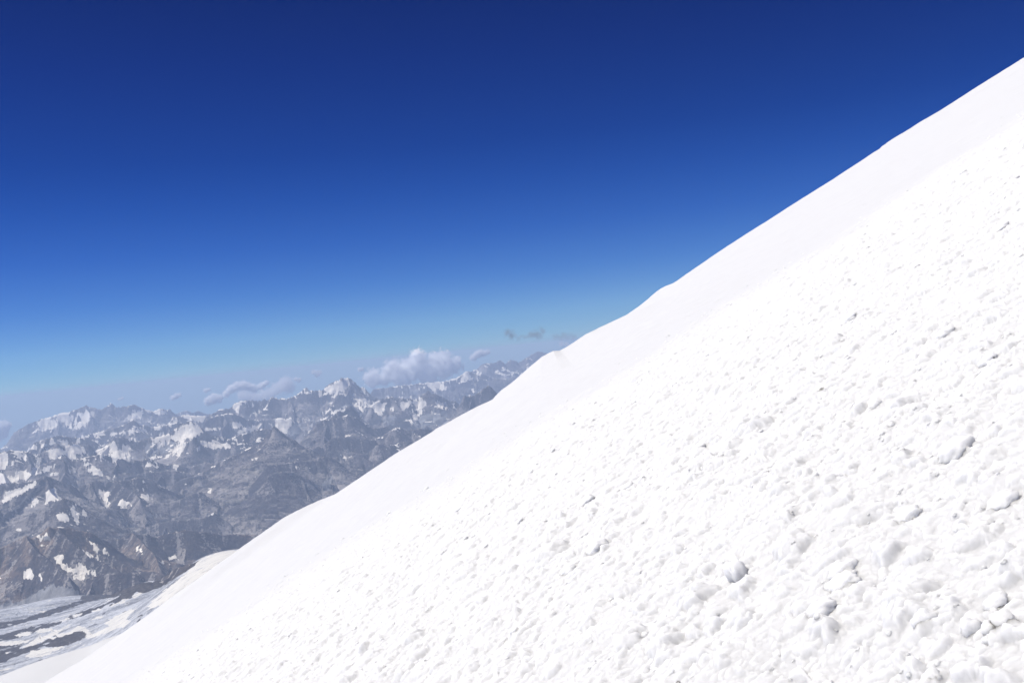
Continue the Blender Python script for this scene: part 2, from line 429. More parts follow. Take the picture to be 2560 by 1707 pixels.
SNOW = {
 1: [[(0, 930), (70, 915), (60, 1000), (40, 1050), (0, 1060)],
     [(0, 1060), (90, 1105), (190, 1065), (250, 1085), (300, 1010), (280, 960), (340, 970), (345, 985), (300, 1075), (220, 1130), (100, 1165), (0, 1178)],
     [(80, 1000), (130, 985), (120, 1005), (85, 1018)], [(185, 950), (225, 955), (215, 975), (190, 970)], [(205, 985), (235, 990), (225, 1003)],
     [(100, 895), (180, 905), (240, 945), (200, 950), (130, 940)],
     [(340, 920), (470, 875), (520, 900), (520, 940), (430, 970), (370, 945)],
     [(530, 890), (600, 840), (640, 850), (690, 890), (720, 930), (640, 920), (600, 980), (560, 960), (525, 935)],
     [(745, 915), (870, 860), (950, 810), (960, 850), (945, 890), (990, 900), (1000, 860), (1080, 870), (1090, 900), (1040, 915), (1090, 950), (1060, 1000), (980, 965), (890, 950), (800, 930)],
     [(1025, 795), (1100, 785), (1150, 815), (1060, 820)],
     [(1230, 800), (1400, 762), (1420, 790), (1380, 815), (1240, 835)],
     [(1400, 820), (1420, 780), (1470, 700), (1560, 670), (1625, 680), (1650, 750), (1600, 790), (1510, 830)],
     [(1190, 920), (1300, 850), (1380, 820), (1400, 830), (1300, 880), (1220, 920)],
     [(690, 1020), (740, 1020), (820, 1060), (850, 1090), (840, 1115), (770, 1095), (700, 1045)],
     [(860, 1090), (900, 1105), (940, 1100), (945, 1120), (890, 1120)],
     [(1590, 870), (1640, 860), (1650, 890), (1610, 905)],
     [(1000, 660), (1060, 610), (1160, 600), (1165, 640), (1080, 640), (1010, 668)],
     [(1140, 552), (1240, 578), (1230, 590), (1150, 570)],
     [(1250, 575), (1300, 560), (1380, 590), (1370, 610), (1260, 600)],
     [(1460, 610), (1600, 610), (1690, 625), (1660, 665), (1600, 660), (1500, 640)],
     [(1370, 680), (1440, 645), (1455, 665), (1400, 705), (1375, 700)],
     [(1215, 700), (1370, 715), (1360, 735), (1310, 745)], [(1155, 730), (1200, 725), (1180, 750)],
     [(640, 790), (700, 775), (710, 800), (660, 808)], [(880, 790), (1000, 730), (960, 770), (900, 790)], [(1015, 770), (1090, 720), (1130, 715), (1040, 775)],
     [(1790, 600), (1840, 560), (1820, 580)], [(1900, 560), (1935, 510), (2060, 510), (2080, 540), (1980, 520), (1910, 580)],
     [(1870, 700), (1900, 675), (1980, 670), (1985, 695), (1930, 720)],
     [(1900, 770), (2000, 710), (2060, 715), (2140, 675), (2150, 710), (2060, 740), (1920, 785)],
     [(2230, 660), (2352, 640), (2352, 760), (2290, 750), (2250, 700)], [(2190, 700), (2220, 680), (2230, 710), (2200, 712)],
     [(1720, 645), (1755, 660), (1745, 680), (1722, 665)],
     [(1670, 730), (1750, 740), (1730, 750), (1680, 745)], [(1740, 780), (1870, 800), (1800, 805)],
     [(350, 1050), (440, 1020), (510, 1020), (440, 1045), (300, 1110), (290, 1090)], [(380, 1090), (480, 1075), (490, 1100), (420, 1100)],
     [(540, 1050), (600, 1040), (650, 1070), (600, 1080)], [(600, 1120), (650, 1130), (610, 1140)],
     [(10, 1350), (40, 1260), (80, 1235), (180, 1210), (290, 1160), (290, 1180), (200, 1240), (100, 1280), (60, 1320)],
     [(375, 1240), (400, 1225), (455, 1205), (460, 1260), (480, 1280), (525, 1275), (500, 1300), (420, 1320), (340, 1350), (380, 1300)],
     [(230, 1395), (270, 1340), (245, 1300), (270, 1290), (320, 1300), (290, 1350)],
     [(190, 1360), (235, 1335), (225, 1370), (200, 1380)], [(45, 1355), (90, 1390), (60, 1380)],
     [(790, 1215), (890, 1245), (920, 1270), (860, 1275), (870, 1310), (930, 1325), (870, 1365), (840, 1320)],
     [(950, 1350), (980, 1310), (1030, 1300), (1080, 1350), (1040, 1370), (980, 1360)],
     [(1130, 1260), (1220, 1270), (1235, 1305), (1170, 1300)], [(1145, 1225), (1180, 1215), (1190, 1240)], [(1100, 1220), (1125, 1215), (1120, 1230)],
     [(1150, 1165), (1170, 1140), (1200, 1160), (1260, 1175), (1190, 1165)],
     [(450, 1420), (500, 1405), (570, 1430), (560, 1480), (480, 1480)], [(570, 1400), (590, 1340), (625, 1350), (620, 1380)],
     [(590, 1410), (640, 1400), (650, 1440), (640, 1500), (590, 1470), (610, 1440)], [(650, 1420), (680, 1390), (700, 1400), (710, 1430), (680, 1440)],
     [(105, 1535), (150, 1525), (185, 1535), (185, 1555), (130, 1555)],
     [(1685, 1220), (1720, 1205), (1755, 1220), (1720, 1240)], [(1590, 1280), (1680, 1255), (1600, 1285)],
     [(1910, 1050), (1930, 1095), (1915, 1085)], [(2050, 955), (2150, 940), (2130, 955), (2060, 995)]],
 5: [[(580, 745), (860, 690), (880, 740), (960, 790), (910, 850), (780, 875), (680, 860), (640, 810)],
     [(890, 630), (1040, 640), (1230, 660), (1240, 720), (1020, 780), (930, 740), (920, 680)],
     [(1250, 630), (1450, 590), (1650, 565), (1560, 630), (1480, 690), (1390, 790), (1350, 860), (1120, 860), (1130, 800), (1260, 760), (1340, 700)],
     [(1400, 520), (1480, 525), (1450, 555), (1405, 550)], [(1060, 580), (1120, 590), (1090, 605)], [(470, 800), (570, 765), (520, 835)],
     [(300, 960), (390, 880), (350, 970)], [(1620, 720), (1690, 700), (1650, 760)],
     [(640, 1090), (720, 1075), (790, 1120), (720, 1160), (640, 1140)], [(810, 1040), (900, 1050), (880, 1110), (820, 1120)],
     [(930, 1040), (980, 1020), (1100, 1070), (1130, 1130), (1060, 1140), (1000, 1090)],
     [(1160, 1020), (1250, 1025), (1340, 1090), (1270, 1085)], [(400, 1190), (560, 1100), (610, 1120), (600, 1190), (450, 1210)],
     [(470, 1240), (610, 1265), (650, 1320), (560, 1310)], [(1290, 990), (1400, 960), (1430, 1030), (1310, 1020)],
     [(1530, 1170), (1650, 1110), (1640, 1160), (1560, 1180)]],
 6: [[(1230, 1280), (1380, 1330), (1560, 1310), (1700, 1360), (1860, 1420), (1740, 1430), (1560, 1440), (1420, 1440), (1400, 1380), (1320, 1380)],
     [(1530, 1260), (1640, 1240), (1780, 1275), (1700, 1290), (1580, 1290)], [(1330, 1270), (1440, 1245), (1390, 1300)],
     [(1900, 830), (2000, 840), (1990, 890), (1920, 880)], [(2100, 780), (2150, 770), (2130, 830)], [(2170, 880), (2290, 810), (2300, 860), (2200, 930)],
     [(1480, 975), (1550, 1010), (1530, 1040), (1490, 1010)], [(1610, 880), (1690, 900), (1680, 920)], [(1830, 820), (1860, 780), (1860, 825)],
     [(1370, 1130), (1420, 1080), (1500, 1110), (1540, 1160), (1420, 1150)], [(520, 830), (600, 790), (800, 850), (790, 900), (600, 870)],
     [(470, 1065), (560, 1100), (620, 1080), (690, 1110), (790, 1110), (700, 1170), (560, 1120)], [(340, 1140), (430, 1130), (410, 1180)],
     [(1870, 1420), (2010, 1450), (2000, 1500), (1960, 1450)], [(500, 1290), (640, 1240), (840, 1190), (760, 1280), (580, 1330)]],
 2: [[(345, 560), (400, 530), (480, 480), (510, 505), (590, 500), (610, 510), (570, 530), (510, 590), (490, 580), (440, 600), (410, 620), (390, 590)],
     [(500, 465), (550, 470), (575, 495), (540, 505)],
     [(310, 575), (350, 590), (340, 610), (320, 610)], [(105, 620), (155, 670), (130, 650)], [(300, 640), (400, 680), (340, 665)],
     [(575, 650), (650, 628), (700, 640), (740, 660), (720, 700), (650, 680), (580, 665)],
     [(740, 680), (800, 660), (865, 690), (850, 740), (815, 785), (770, 740)],
     [(605, 690), (660, 695), (730, 745), (650, 745)], [(490, 720), (550, 690), (540, 730), (495, 755)],
     [(335, 750), (380, 725), (450, 725), (440, 750), (380, 780)],
     [(0, 805), (100, 810), (200, 800), (255, 810), (240, 835), (190, 820), (110, 850), (60, 870), (30, 895), (0, 880)],
     [(900, 700), (940, 700), (935, 760), (905, 750)],
     [(985, 670), (1040, 665), (1100, 650), (1190, 660), (1200, 700), (1120, 690), (1060, 690), (1010, 740), (980, 720)],
     [(1060, 740), (1160, 690), (1190, 700), (1100, 740), (1050, 760)], [(1060, 800), (1140, 760), (1170, 730), (1180, 760), (1090, 830), (1060, 870)],
     [(1265, 670), (1350, 665), (1365, 690), (1280, 705)], [(1190, 510), (1280, 510), (1350, 520), (1360, 560), (1260, 570), (1210, 540)],
     [(1495, 430), (1540, 420), (1550, 450), (1530, 460), (1580, 490), (1520, 485)], [(1575, 420), (1650, 430), (1660, 440), (1620, 460), (1580, 440)],
     [(1510, 660), (1540, 665), (1570, 690), (1530, 680)], [(1250, 590), (1280, 595), (1260, 605)],
     [(665, 585), (700, 575), (705, 600), (670, 605)], [(650, 550), (700, 545), (700, 560)], [(695, 605), (715, 600), (715, 630)],
     [(905, 915), (950, 940), (930, 940)], [(945, 960), (965, 960), (960, 990)], [(1060, 940), (1110, 960), (1130, 980), (1090, 970)],
     [(540, 1015), (610, 1025), (600, 1030)], [(460, 1085), (510, 1090), (500, 1100)], [(35, 1125), (100, 1140), (60, 1145)], [(130, 1130), (165, 1125), (150, 1140)],
     [(1385, 470), (1470, 455), (1460, 480), (1400, 490)], [(1965, 380), (2030, 385), (2020, 405)], [(1790, 432), (1860, 445), (1840, 458)], [(1645, 350), (1710, 355), (1700, 390), (1660, 380)],
     [(330, 815), (370, 810), (360, 830)], [(990, 760), (1000, 780), (975, 810)]],
 3: [[(180, 680), (205, 640), (240, 635), (295, 690), (245, 730), (200, 710)],
     [(300, 700), (320, 665), (355, 700), (340, 725)], [(380, 690), (415, 690), (400, 710)], [(80, 750), (110, 725), (95, 760)], [(0, 710), (30, 715), (5, 730)], [(0, 590), (25, 575), (5, 600)],
     [(415, 530), (460, 520), (540, 550), (500, 560), (560, 610), (640, 640), (700, 670), (690, 685), (560, 660), (480, 600)],
     [(540, 675), (620, 700), (660, 675), (700, 695), (680, 725), (600, 715)], [(580, 560), (660, 600), (800, 685), (760, 690), (660, 640)],
     [(650, 415), (700, 450), (770, 470), (810, 510), (740, 490)], [(710, 395), (790, 440), (850, 480), (910, 520), (850, 510), (780, 475)],
     [(580, 430), (700, 500), (860, 592), (800, 572), (690, 513)],
     [(1080, 450), (1140, 465), (1190, 500), (1165, 508), (1110, 480)],
     [(1265, 562), (1330, 570), (1410, 600), (1340, 590)], [(1370, 520), (1420, 520), (1480, 575), (1440, 555), (1390, 550), (1360, 550)], [(1310, 530), (1335, 555), (1320, 550)],
     [(240, 380), (330, 350), (350, 335), (400, 360), (380, 375), (300, 390)], [(380, 425), (420, 455), (400, 450)],
     [(880, 800), (905, 790), (890, 805)], [(1020, 810), (1055, 780), (1040, 805)], [(1030, 822), (1060, 822), (1045, 834)]],
}
# pale grey bare ice and scree aprons
GREY = {
 2: [[(870, 780), (950, 780), (940, 850), (880, 860), (830, 830)], [(1120, 790), (1250, 740), (1360, 760), (1380, 850), (1280, 900), (1100, 880), (1060, 860)],
     [(800, 620), (860, 605), (840, 625)], [(1040, 600), (1090, 570), (1170, 570), (1120, 600), (1060, 615)], [(60, 870), (200, 840), (250, 900), (100, 940), (50, 930)],
     [(370, 1280), (440, 1260), (400, 1400), (320, 1400)]],
 1: [[(1200, 850), (1400, 830), (1500, 850), (1480, 900), (1350, 930), (1180, 940)], [(1180, 1430), (1330, 1415), (1320, 1440), (1200, 1445)]],
 3: [[(0, 965), (200, 895), (300, 840), (380, 772), (480, 775), (620, 805), (665, 858), (650, 890), (400, 970), (200, 1035), (0, 1088)],
     [(0, 1155), (400, 1020), (700, 912), (1000, 852), (940, 880), (880, 912), (800, 940), (600, 1000), (300, 1090), (0, 1192)],
     [(300, 385), (400, 370), (415, 410), (350, 400)]],
}
# dark rock and rubble lying on the ice
DARK = {
 3: [[(0, 1090), (200, 1038), (400, 972), (660, 890), (660, 830), (800, 800), (1000, 775), (1160, 740), (1250, 742), (1160, 805), (1000, 850), (700, 908), (400, 1018), (0, 1152)],
     [(0, 1198), (300, 1095), (500, 1062), (600, 1003), (800, 942), (880, 912), (960, 870), (1100, 815), (1250, 742), (1350, 690), (1440, 630), (1640, 560), (1600, 610), (1540, 640), (1430, 710), (1350, 765), (1230, 815), (1100, 860), (1000, 910), (900, 935), (800, 962), (700, 1010), (560, 1050), (450, 1095), (300, 1150), (150, 1200), (0, 1240)],
     [(0, 1262), (160, 1215), (240, 1212), (140, 1262), (0, 1312)],
     [(0, 1330), (90, 1280), (170, 1262), (160, 1290), (300, 1252), (420, 1195), (470, 1170), (560, 1155), (600, 1122), (650, 1118), (640, 1150), (690, 1135), (720, 1168), (680, 1208), (600, 1238), (540, 1262), (470, 1272), (380, 1275), (260, 1308), (160, 1345), (90, 1365), (40, 1400), (0, 1402)],
     [(980, 930), (1050, 905), (1030, 925)],
     [(1100, 1030), (1180, 1000), (1150, 1020)], [(370, 1300), (380, 1290), (385, 1315)], [(440, 1300), (455, 1290), (450, 1315)], [(480, 1290), (490, 1290), (480, 1310)]],
}
CREAM = {   # clean old snow lying on the glacier
 3: [[(130, 1175), (180, 1150), (262, 1145), (240, 1172), (150, 1190)], [(285, 1150), (320, 1125), (430, 1118), (430, 1135), (330, 1160)], [(490, 1060), (540, 1035), (590, 1030), (520, 1065)],
     [(590, 1020), (660, 995), (670, 1005), (600, 1035)], [(745, 980), (800, 955), (860, 950), (830, 970), (760, 990)], [(975, 915), (1000, 885), (1050, 870), (1050, 895), (990, 920)],
     [(1070, 870), (1090, 840), (1165, 820), (1150, 850), (1100, 875)], [(40, 1330), (90, 1290), (80, 1320), (55, 1335)],
     [(470, 1190), (460, 1168), (570, 1150), (600, 1120), (640, 1100), (700, 1115), (760, 1170), (700, 1210), (700, 1150), (640, 1140), (560, 1170), (480, 1195)],
     [(160, 1290), (300, 1200), (480, 1130), (560, 1090), (620, 1050), (560, 1110), (430, 1180), (300, 1250)],
     [(410, 1195), (440, 1190), (465, 1190), (430, 1215)],
     [(0, 1230), (100, 1222), (260, 1212), (140, 1255), (0, 1265)],
     [(200, 1350), (260, 1300), (340, 1290), (520, 1265), (530, 1275), (440, 1310), (340, 1350), (240, 1360)],
     [(850, 1080), (960, 1010), (1060, 965), (1100, 965), (1060, 1010), (1030, 1050), (1080, 1060), (1000, 1110), (880, 1150), (800, 1180), (720, 1200), (760, 1160), (900, 1105)],
     [(1650, 545), (1830, 487), (1960, 480), (2050, 420), (2000, 560), (1800, 640), (1600, 760), (1400, 880), (1250, 960), (1200, 940), (1300, 850), (1360, 790), (1450, 730), (1540, 650)]],
}


def paint(groups, jit=1.0, wob=(3.4, 2.2)):
    m = np.zeros(H.shape, F32)
    fing = 9.0 * noise(S / (9.0 * Y / 1000), D * 0 + 3, 125) + 5.0 * noise(S / (4.0 * Y / 1000), D * 0 + 3, 126)
    sx = PX + jit * wob[0] * fbm(X / (4.5 * Y / 1000), np.log(Y) * 60 + H / (4 * Y / 1000), 120, 4, .8)
    sy = PY + fing * (1 - is_ice) + jit * wob[1] * fbm(X / (5.0 * Y / 1000) + 50, H / (3.0 * Y / 1000) + np.log(Y) * 40, 130, 4, .8)
    for crop, polys in groups.items():
        for p in polys:
            q = K(crop, [(-90 if (v[0] == 0 and crop in (1, 3)) else v[0], v[1]) for v in p])
            xs_ = [v[0] for v in q]; ys_ = [v[1] for v in q]
            bb = (PX > min(xs_) - 6) & (PX < max(xs_) + 6) & (PY > min(ys_) - 6) & (PY < max(ys_) + 6) & vis
            idx = np.nonzero(bb)
            if len(idx[0]) == 0: continue
            ins = inside(sx[idx], sy[idx], q)
            m[idx] = np.maximum(m[idx], ins.astype(F32))
    return m


def blur(m, n=2):
    for _ in range(n):
        m = (m + .5 * np.roll(m, 1, 0) + .5 * np.roll(m, -1, 0)) / 2
        m = (m + .5 * np.roll(m, 1, 1) + .5 * np.roll(m, -1, 1)) / 2
    return m


snow = blur(paint(SNOW, 1.0, (15.0, 8.0)), 1)
grey = blur(paint(GREY, 1.0, (12.0, 6.0)), 2)
cream = paint(CREAM, 1.0, (15.0, 6.0))
dark = paint(DARK, 1.0, (12.0, 4.5)) * is_ice * (1 - cream)
nr = np.searchsorted(yy, 9000)
fl_ = X[:nr] * .9 - Y[:nr] * .44; cr__ = X[:nr] * .44 + Y[:nr] * .9
dark[:nr] *= sstep(-.30, -.22, fbm(fl_ / 130, cr__ / 75, 211, 4, .65)) 
rub = sstep(.30, .38, fbm(fl_ / 150, cr__ / 55, 213, 4, .65)) * is_ice[:nr] * (1 - cream[:nr])
dark[:nr] = np.maximum(dark[:nr], rub * .8)
cream[:nr] = np.maximum(cream[:nr] * (1 - .9 * sstep(.26, .34, fbm(fl_ / 160, cr__ / 38, 217, 4, .65))), sstep(.26, .34, fbm(fl_ / 190, cr__ / 60, 219, 4, .65)) * is_ice[:nr] * .9)  # gaps cut in the cream paint crevasse shading into the colour
cream[:nr] = blur(cream[:nr], 3); dark[:nr] = blur(dark[:nr], 3)

# natural snow wherever the photograph gives no outline: high, gentle ground
gy_, gx_ = np.gradient(H)
dxr = np.gradient(X, axis=1); dyr = np.gradient(Y, axis=0)
slope = np.sqrt((gx_ / dxr) ** 2 + ((gy_ - gx_ / dxr * np.gradient(X, axis=0)) / dyr) ** 2)
pn = fbm(X / 900, Y / 900 + H / 300, 140, 4, .6)
pn2 = fbm(S / 160, D / 420 + H / 300, 150, 4, .65)
auto = sstep(.09, .20, pn * .60 + pn2 * .50 + .40 * (.5 - rib) - .16 * (slope - .7) - sstep(-900, -2000, H) * .45 + .07 * sstep(12500, 19000, Y) - .10 * sstep(14000, 9500, Y))
auto = np.where(is_ice, 0, auto)
snow = np.maximum(snow, auto * .9)
scree = sstep(.80, .50, slope + .25 * fbm(X / 500, Y / 500, 160, 3)) * (G >= -1)

# ------------------------------------------------------------------ terrain materials
def rock_material(name, lo=(.125, .110, .118), hi=(.27, .245, .235), sc1=(.34, .31, .285), sc2=(.20, .186, .172)):
    t = NT(name)
    geo = t.n('ShaderNodeNewGeometry')
    pos = geo.outputs['Position']
    big = t.tex(0.0016, 5, .6, pos)
    mid = t.tex(0.009, 6, .65, pos)
    fine = t.tex(0.045, 4, .65, pos)
    mp = t.n('ShaderNodeMapping'); t.link(pos, mp.inputs[0]); mp.inputs['Scale'].default_value = (.5, .5, 4.0)
    strata = t.tex(0.006, 5, .7, mp.outputs[0], .6)
    c = t.mix(t.rng(big, .38, .62), lo, hi)
    c = t.mix(t.rng(mid, .42, .64), c, (.050, .048, .055))
    c = t.mix(t.math('MULTIPLY', t.rng(strata, .50, .66), .25), c, (.24, .205, .18))
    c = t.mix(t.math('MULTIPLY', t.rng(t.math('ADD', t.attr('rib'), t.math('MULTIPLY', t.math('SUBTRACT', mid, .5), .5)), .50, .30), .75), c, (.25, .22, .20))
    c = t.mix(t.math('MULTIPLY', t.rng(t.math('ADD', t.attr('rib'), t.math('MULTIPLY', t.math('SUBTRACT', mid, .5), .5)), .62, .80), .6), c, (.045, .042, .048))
    sc_c = t.mix(t.rng(mid, .35, .65), sc1, sc2)
    c = t.mix(t.math('MULTIPLY', t.attr('scree'), .85), c, sc_c)
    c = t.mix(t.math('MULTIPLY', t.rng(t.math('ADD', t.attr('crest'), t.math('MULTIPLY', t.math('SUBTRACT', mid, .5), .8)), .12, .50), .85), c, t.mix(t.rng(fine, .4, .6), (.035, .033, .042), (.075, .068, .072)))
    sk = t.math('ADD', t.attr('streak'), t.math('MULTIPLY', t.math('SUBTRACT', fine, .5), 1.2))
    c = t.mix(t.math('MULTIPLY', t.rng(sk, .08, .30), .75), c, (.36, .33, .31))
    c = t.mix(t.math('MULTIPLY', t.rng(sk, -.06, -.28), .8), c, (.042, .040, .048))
    # alpine turf low in the valleys
    sep = t.n('ShaderNodeSeparateXYZ'); t.link(pos, sep.inputs[0])
    low = t.rng(t.math('ADD', sep.outputs[2], t.math('MULTIPLY', big, 700.0)), -1450.0, -1900.0)
    c = t.mix(t.math('MULTIPLY', low, .55), c, (.10, .115, .075))
    c = t.mix(t.rng(t.math('ADD', t.attr('grey'), t.math('MULTIPLY', t.math('SUBTRACT', fine, .5), .9)), .35, .6), c, t.mix(t.rng(mid, .35, .65), (.30, .30, .31), (.20, .195, .195)))
    thr = t.math('ADD', t.attr('snow'), t.math('ADD', t.math('MULTIPLY', t.math('SUBTRACT', fine, .5), .8), t.math('MULTIPLY', t.math('SUBTRACT', mid, .5), .6)))
    c = t.mix(t.rng(thr, .34, .58), c, t.mix(t.rng(mid, .3, .7), (.95, .88, .77), (.87, .82, .73)))
    b = t.n('ShaderNodeBsdfPrincipled'); b.inputs['Roughness'].default_value = .95
    b.inputs['Specular IOR Level'].default_value = .1
    t.link(c, b.inputs['Base Color'])
    bu = t.n('ShaderNodeBump'); bu.inputs['Strength'].default_value = .8; bu.inputs['Distance'].default_value = 14.0
    t.link(t.math('ADD', mid, fine), bu.inputs['Height']); t.link(bu.outputs[0], b.inputs['Normal'])
    t.link(b.outputs[0], t.out.inputs[0])
    return t.m


def glacier_material():
    t = NT('glacier_ice')
    geo = t.n('ShaderNodeNewGeometry'); pos = geo.outputs['Position']
    mp = t.n('ShaderNodeMapping'); t.link(pos, mp.inputs[0])
    mp.inputs['Rotation'].default_value = (0, 0, math.radians(33)); mp.inputs['Scale'].default_value = (.35, 1.6, 1)
    bands = t.tex(.009, 7, .72, mp.outputs[0], .3)
    mid = t.tex(.010, 6, .65, pos, .3)
    fine = t.tex(.05, 5, .7, pos)
    c = t.mix(t.rng(t.math('ADD', bands, t.math('MULTIPLY', t.math('SUBTRACT', fine, .5), .7)), .38, .62), (.50, .51, .54), (.23, .24, .27))
    c = t.mix(t.rng(mid, .55, .72), c, (.48, .47, .45))
    c = t.mix(t.math('MULTIPLY', t.rng(bands, .56, .62), .6), c, (.13, .125, .13))
    mq = t.n('ShaderNodeMapping'); t.link(pos, mq.inputs[0])
    mq.inputs['Rotation'].default_value = (0, 0, math.radians(-24)); mq.inputs['Scale'].default_value = (.5, 2.6, 1)
    crv = t.tex(.014, 4, .65, mq.outputs[0], 1.2)
    cr = t.mix(t.rng(mid, .3, .7), (.70, .67, .615), (.62, .60, .56))
    cr = t.mix(t.math('MULTIPLY', t.rng(crv, .54, .62), .6), cr, (.36, .36, .37))  # crevasse shade painted as darker lines in the old snow
    c = t.mix(t.rng(t.math('ADD', t.attr('cream'), t.math('MULTIPLY', t.math('SUBTRACT', fine, .5), 1.6)), .42, .56), c, cr)
    dk = t.mix(t.rng(fine, .38, .62), (.022, .020, .024), (.085, .075, .070))
    c = t.mix(t.rng(t.math('ADD', t.attr('dark'), t.math('MULTIPLY', t.math('SUBTRACT', fine, .5), 1.5)), .42, .56), c, dk)
    c = t.mix(t.rng(t.math('SUBTRACT', t.attr('cream'), t.math('MULTIPLY', t.attr('dark'), .0)), .95, 1.05), c, c)
    b = t.n('ShaderNodeBsdfPrincipled'); b.inputs['Roughness'].default_value = .8
    b.inputs['Specular IOR Level'].default_value = .2
    t.link(c, b.inputs['Base Color'])
    bu = t.n('ShaderNodeBump'); bu.inputs['Strength'].default_value = .7; bu.inputs['Distance'].default_value = 12.0
    t.link(t.math('ADD', mid, fine), bu.inputs['Height']); t.link(bu.outputs[0], b.inputs['Normal'])
    t.link(b.outputs[0], t.out.inputs[0])
    return t.m


M_ROCK = rock_material('mountain_rock')
M_NEAR = rock_material('volcanic_rock', (.12, .088, .072), (.24, .18, .14), (.32, .25, .19), (.19, .145, .115))
M_ICE = glacier_material()

V = np.stack([X, Y, H], -1).reshape(-1, 3)
AT = {'snow': snow.ravel(), 'grey': grey.ravel(), 'scree': scree.ravel(), 'cream': cream.ravel(),
      'dark': dark.ravel(), 'rib': rib.ravel(),
      'streak': (np.where(G >= 0, fbm(S / 75, D / 650, 181, 4, .65), fbm(X / 150, Y / 260, 182, 4, .65))).ravel(),
      'crest': (np.where(G >= 0, np.exp(-D / 300.0), 0) * sstep(-.45, .35, fbm(X / 700, Y / 700, 171, 3))).ravel()}
FC = grid_faces(NROW, NCOL)
icef = is_ice.ravel()[FC].sum(1) >= 3
dmean = np.array([(r[1][0] + r[1][1]) / 2 for r in RIDGES] + [0])
gd = np.where(G >= 0, dmean[G], Y / 1000)
fd = gd.ravel()[FC[:, 0]]
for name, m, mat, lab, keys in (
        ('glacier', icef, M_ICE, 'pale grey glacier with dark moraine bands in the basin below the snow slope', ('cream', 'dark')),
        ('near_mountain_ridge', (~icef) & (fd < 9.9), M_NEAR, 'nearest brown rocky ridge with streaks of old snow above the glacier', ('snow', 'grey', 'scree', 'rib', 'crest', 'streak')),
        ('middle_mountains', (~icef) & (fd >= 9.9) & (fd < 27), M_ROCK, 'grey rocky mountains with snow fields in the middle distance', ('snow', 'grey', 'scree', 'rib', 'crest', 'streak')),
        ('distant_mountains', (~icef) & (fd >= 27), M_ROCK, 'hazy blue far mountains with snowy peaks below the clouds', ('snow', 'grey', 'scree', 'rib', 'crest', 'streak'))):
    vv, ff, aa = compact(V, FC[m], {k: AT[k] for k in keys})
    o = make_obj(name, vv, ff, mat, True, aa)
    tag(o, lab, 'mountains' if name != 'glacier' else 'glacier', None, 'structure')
lowest = float(H.min())

# valley ground beneath everything
gm = NT('valley_rubble')
gp = gm.n('ShaderNodeNewGeometry').outputs['Position']
gb = gm.n('ShaderNodeBsdfPrincipled'); gb.inputs['Roughness'].default_value = .95
gm.link(gm.mix(gm.tex(.0008, 8, .6, gp), (.06, .065, .045), (.14, .12, .10)), gb.inputs['Base Color'])
gm.link(gb.outputs[0], gm.out.inputs[0])
GZ = min(lowest, -3300) - 40
ng = 60
gx, gy = np.meshgrid(np.linspace(-25000, 25000, ng), np.linspace(-6000, 37300, ng))
gz = GZ + 25 * noise(gx / 4000, gy / 4000, 7)
o = make_obj('valley_ground', np.stack([gx, gy, gz], -1).reshape(-1, 3), grid_faces(ng, ng), gm.m)
tag(o, 'dim valley floor far below the mountains', 'ground', None, 'structure')

# ------------------------------------------------------------------ the near snow slope
HC = 1.30                       # eye height above the slope, square to it
d1, d2 = ray(0, 1738), ray(2560, 107)
Nn = np.cross(d2, d1); Nn /= np.linalg.norm(Nn)
if Nn[2] < 0: Nn = -Nn
AA = np.cross(Nn, [0, 0, 1.0]); AA /= np.linalg.norm(AA)
if AA[1] < 0: AA = -AA
BB = np.cross(Nn, AA)
if BB[0] < 0: BB = -BB
AE = 100.0                      # distance of the slope's edge against the sky


def onslope(px, py, off=0.0):
    d = ray(px, py)
    t = -(HC - off) / (d @ Nn)
    return t * (d @ AA), t * (d @ BB)


EDGE = [(x * 1.08844, y * 1.08844) for x, y in [
    (2600, -30), (2480, 52), (2352, 133), (2335, 146), (2290, 172), (2230, 208), (2175, 245), (2168, 250), (2110, 283), (2080, 304), (2071, 312), (2060, 314), (2048, 321), (2036, 334), (2008, 349), (1970, 374),
    (1900, 420), (1800, 483), (1710, 540), (1640, 587), (1545, 652), (1530, 659), (1512, 666), (1500, 676), (1495, 681), (1470, 701), (1440, 723), (1400, 742), (1345, 768),
    (1300, 797), (1285, 805), (1270, 806), (1245, 819), (1222, 838), (1205, 853), (1180, 875), (1157, 892), (1145, 904), (1136, 916),
    (1100, 932), (1060, 952), (1000, 985), (994, 991), (900, 1047), (830, 1095), (790, 1122), (758, 1142), (735, 1152), (695, 1167), (650, 1190), (600, 1228), (550, 1263),
    (500, 1302), (440, 1345), (380, 1392), (300, 1440), (240, 1484), (180, 1520), (95, 1570), (0, 1632), (-200, 1762)]]
eb, en = [], []
for px, py in EDGE:
    d = ray(px, py); t = AE / (d @ AA)
    eb.append(t * (d @ BB)); en.append(HC + t * (d @ Nn))
eb, en = np.array(eb), np.array(en)
o_ = np.argsort(eb); eb, en = eb[o_], en[o_]


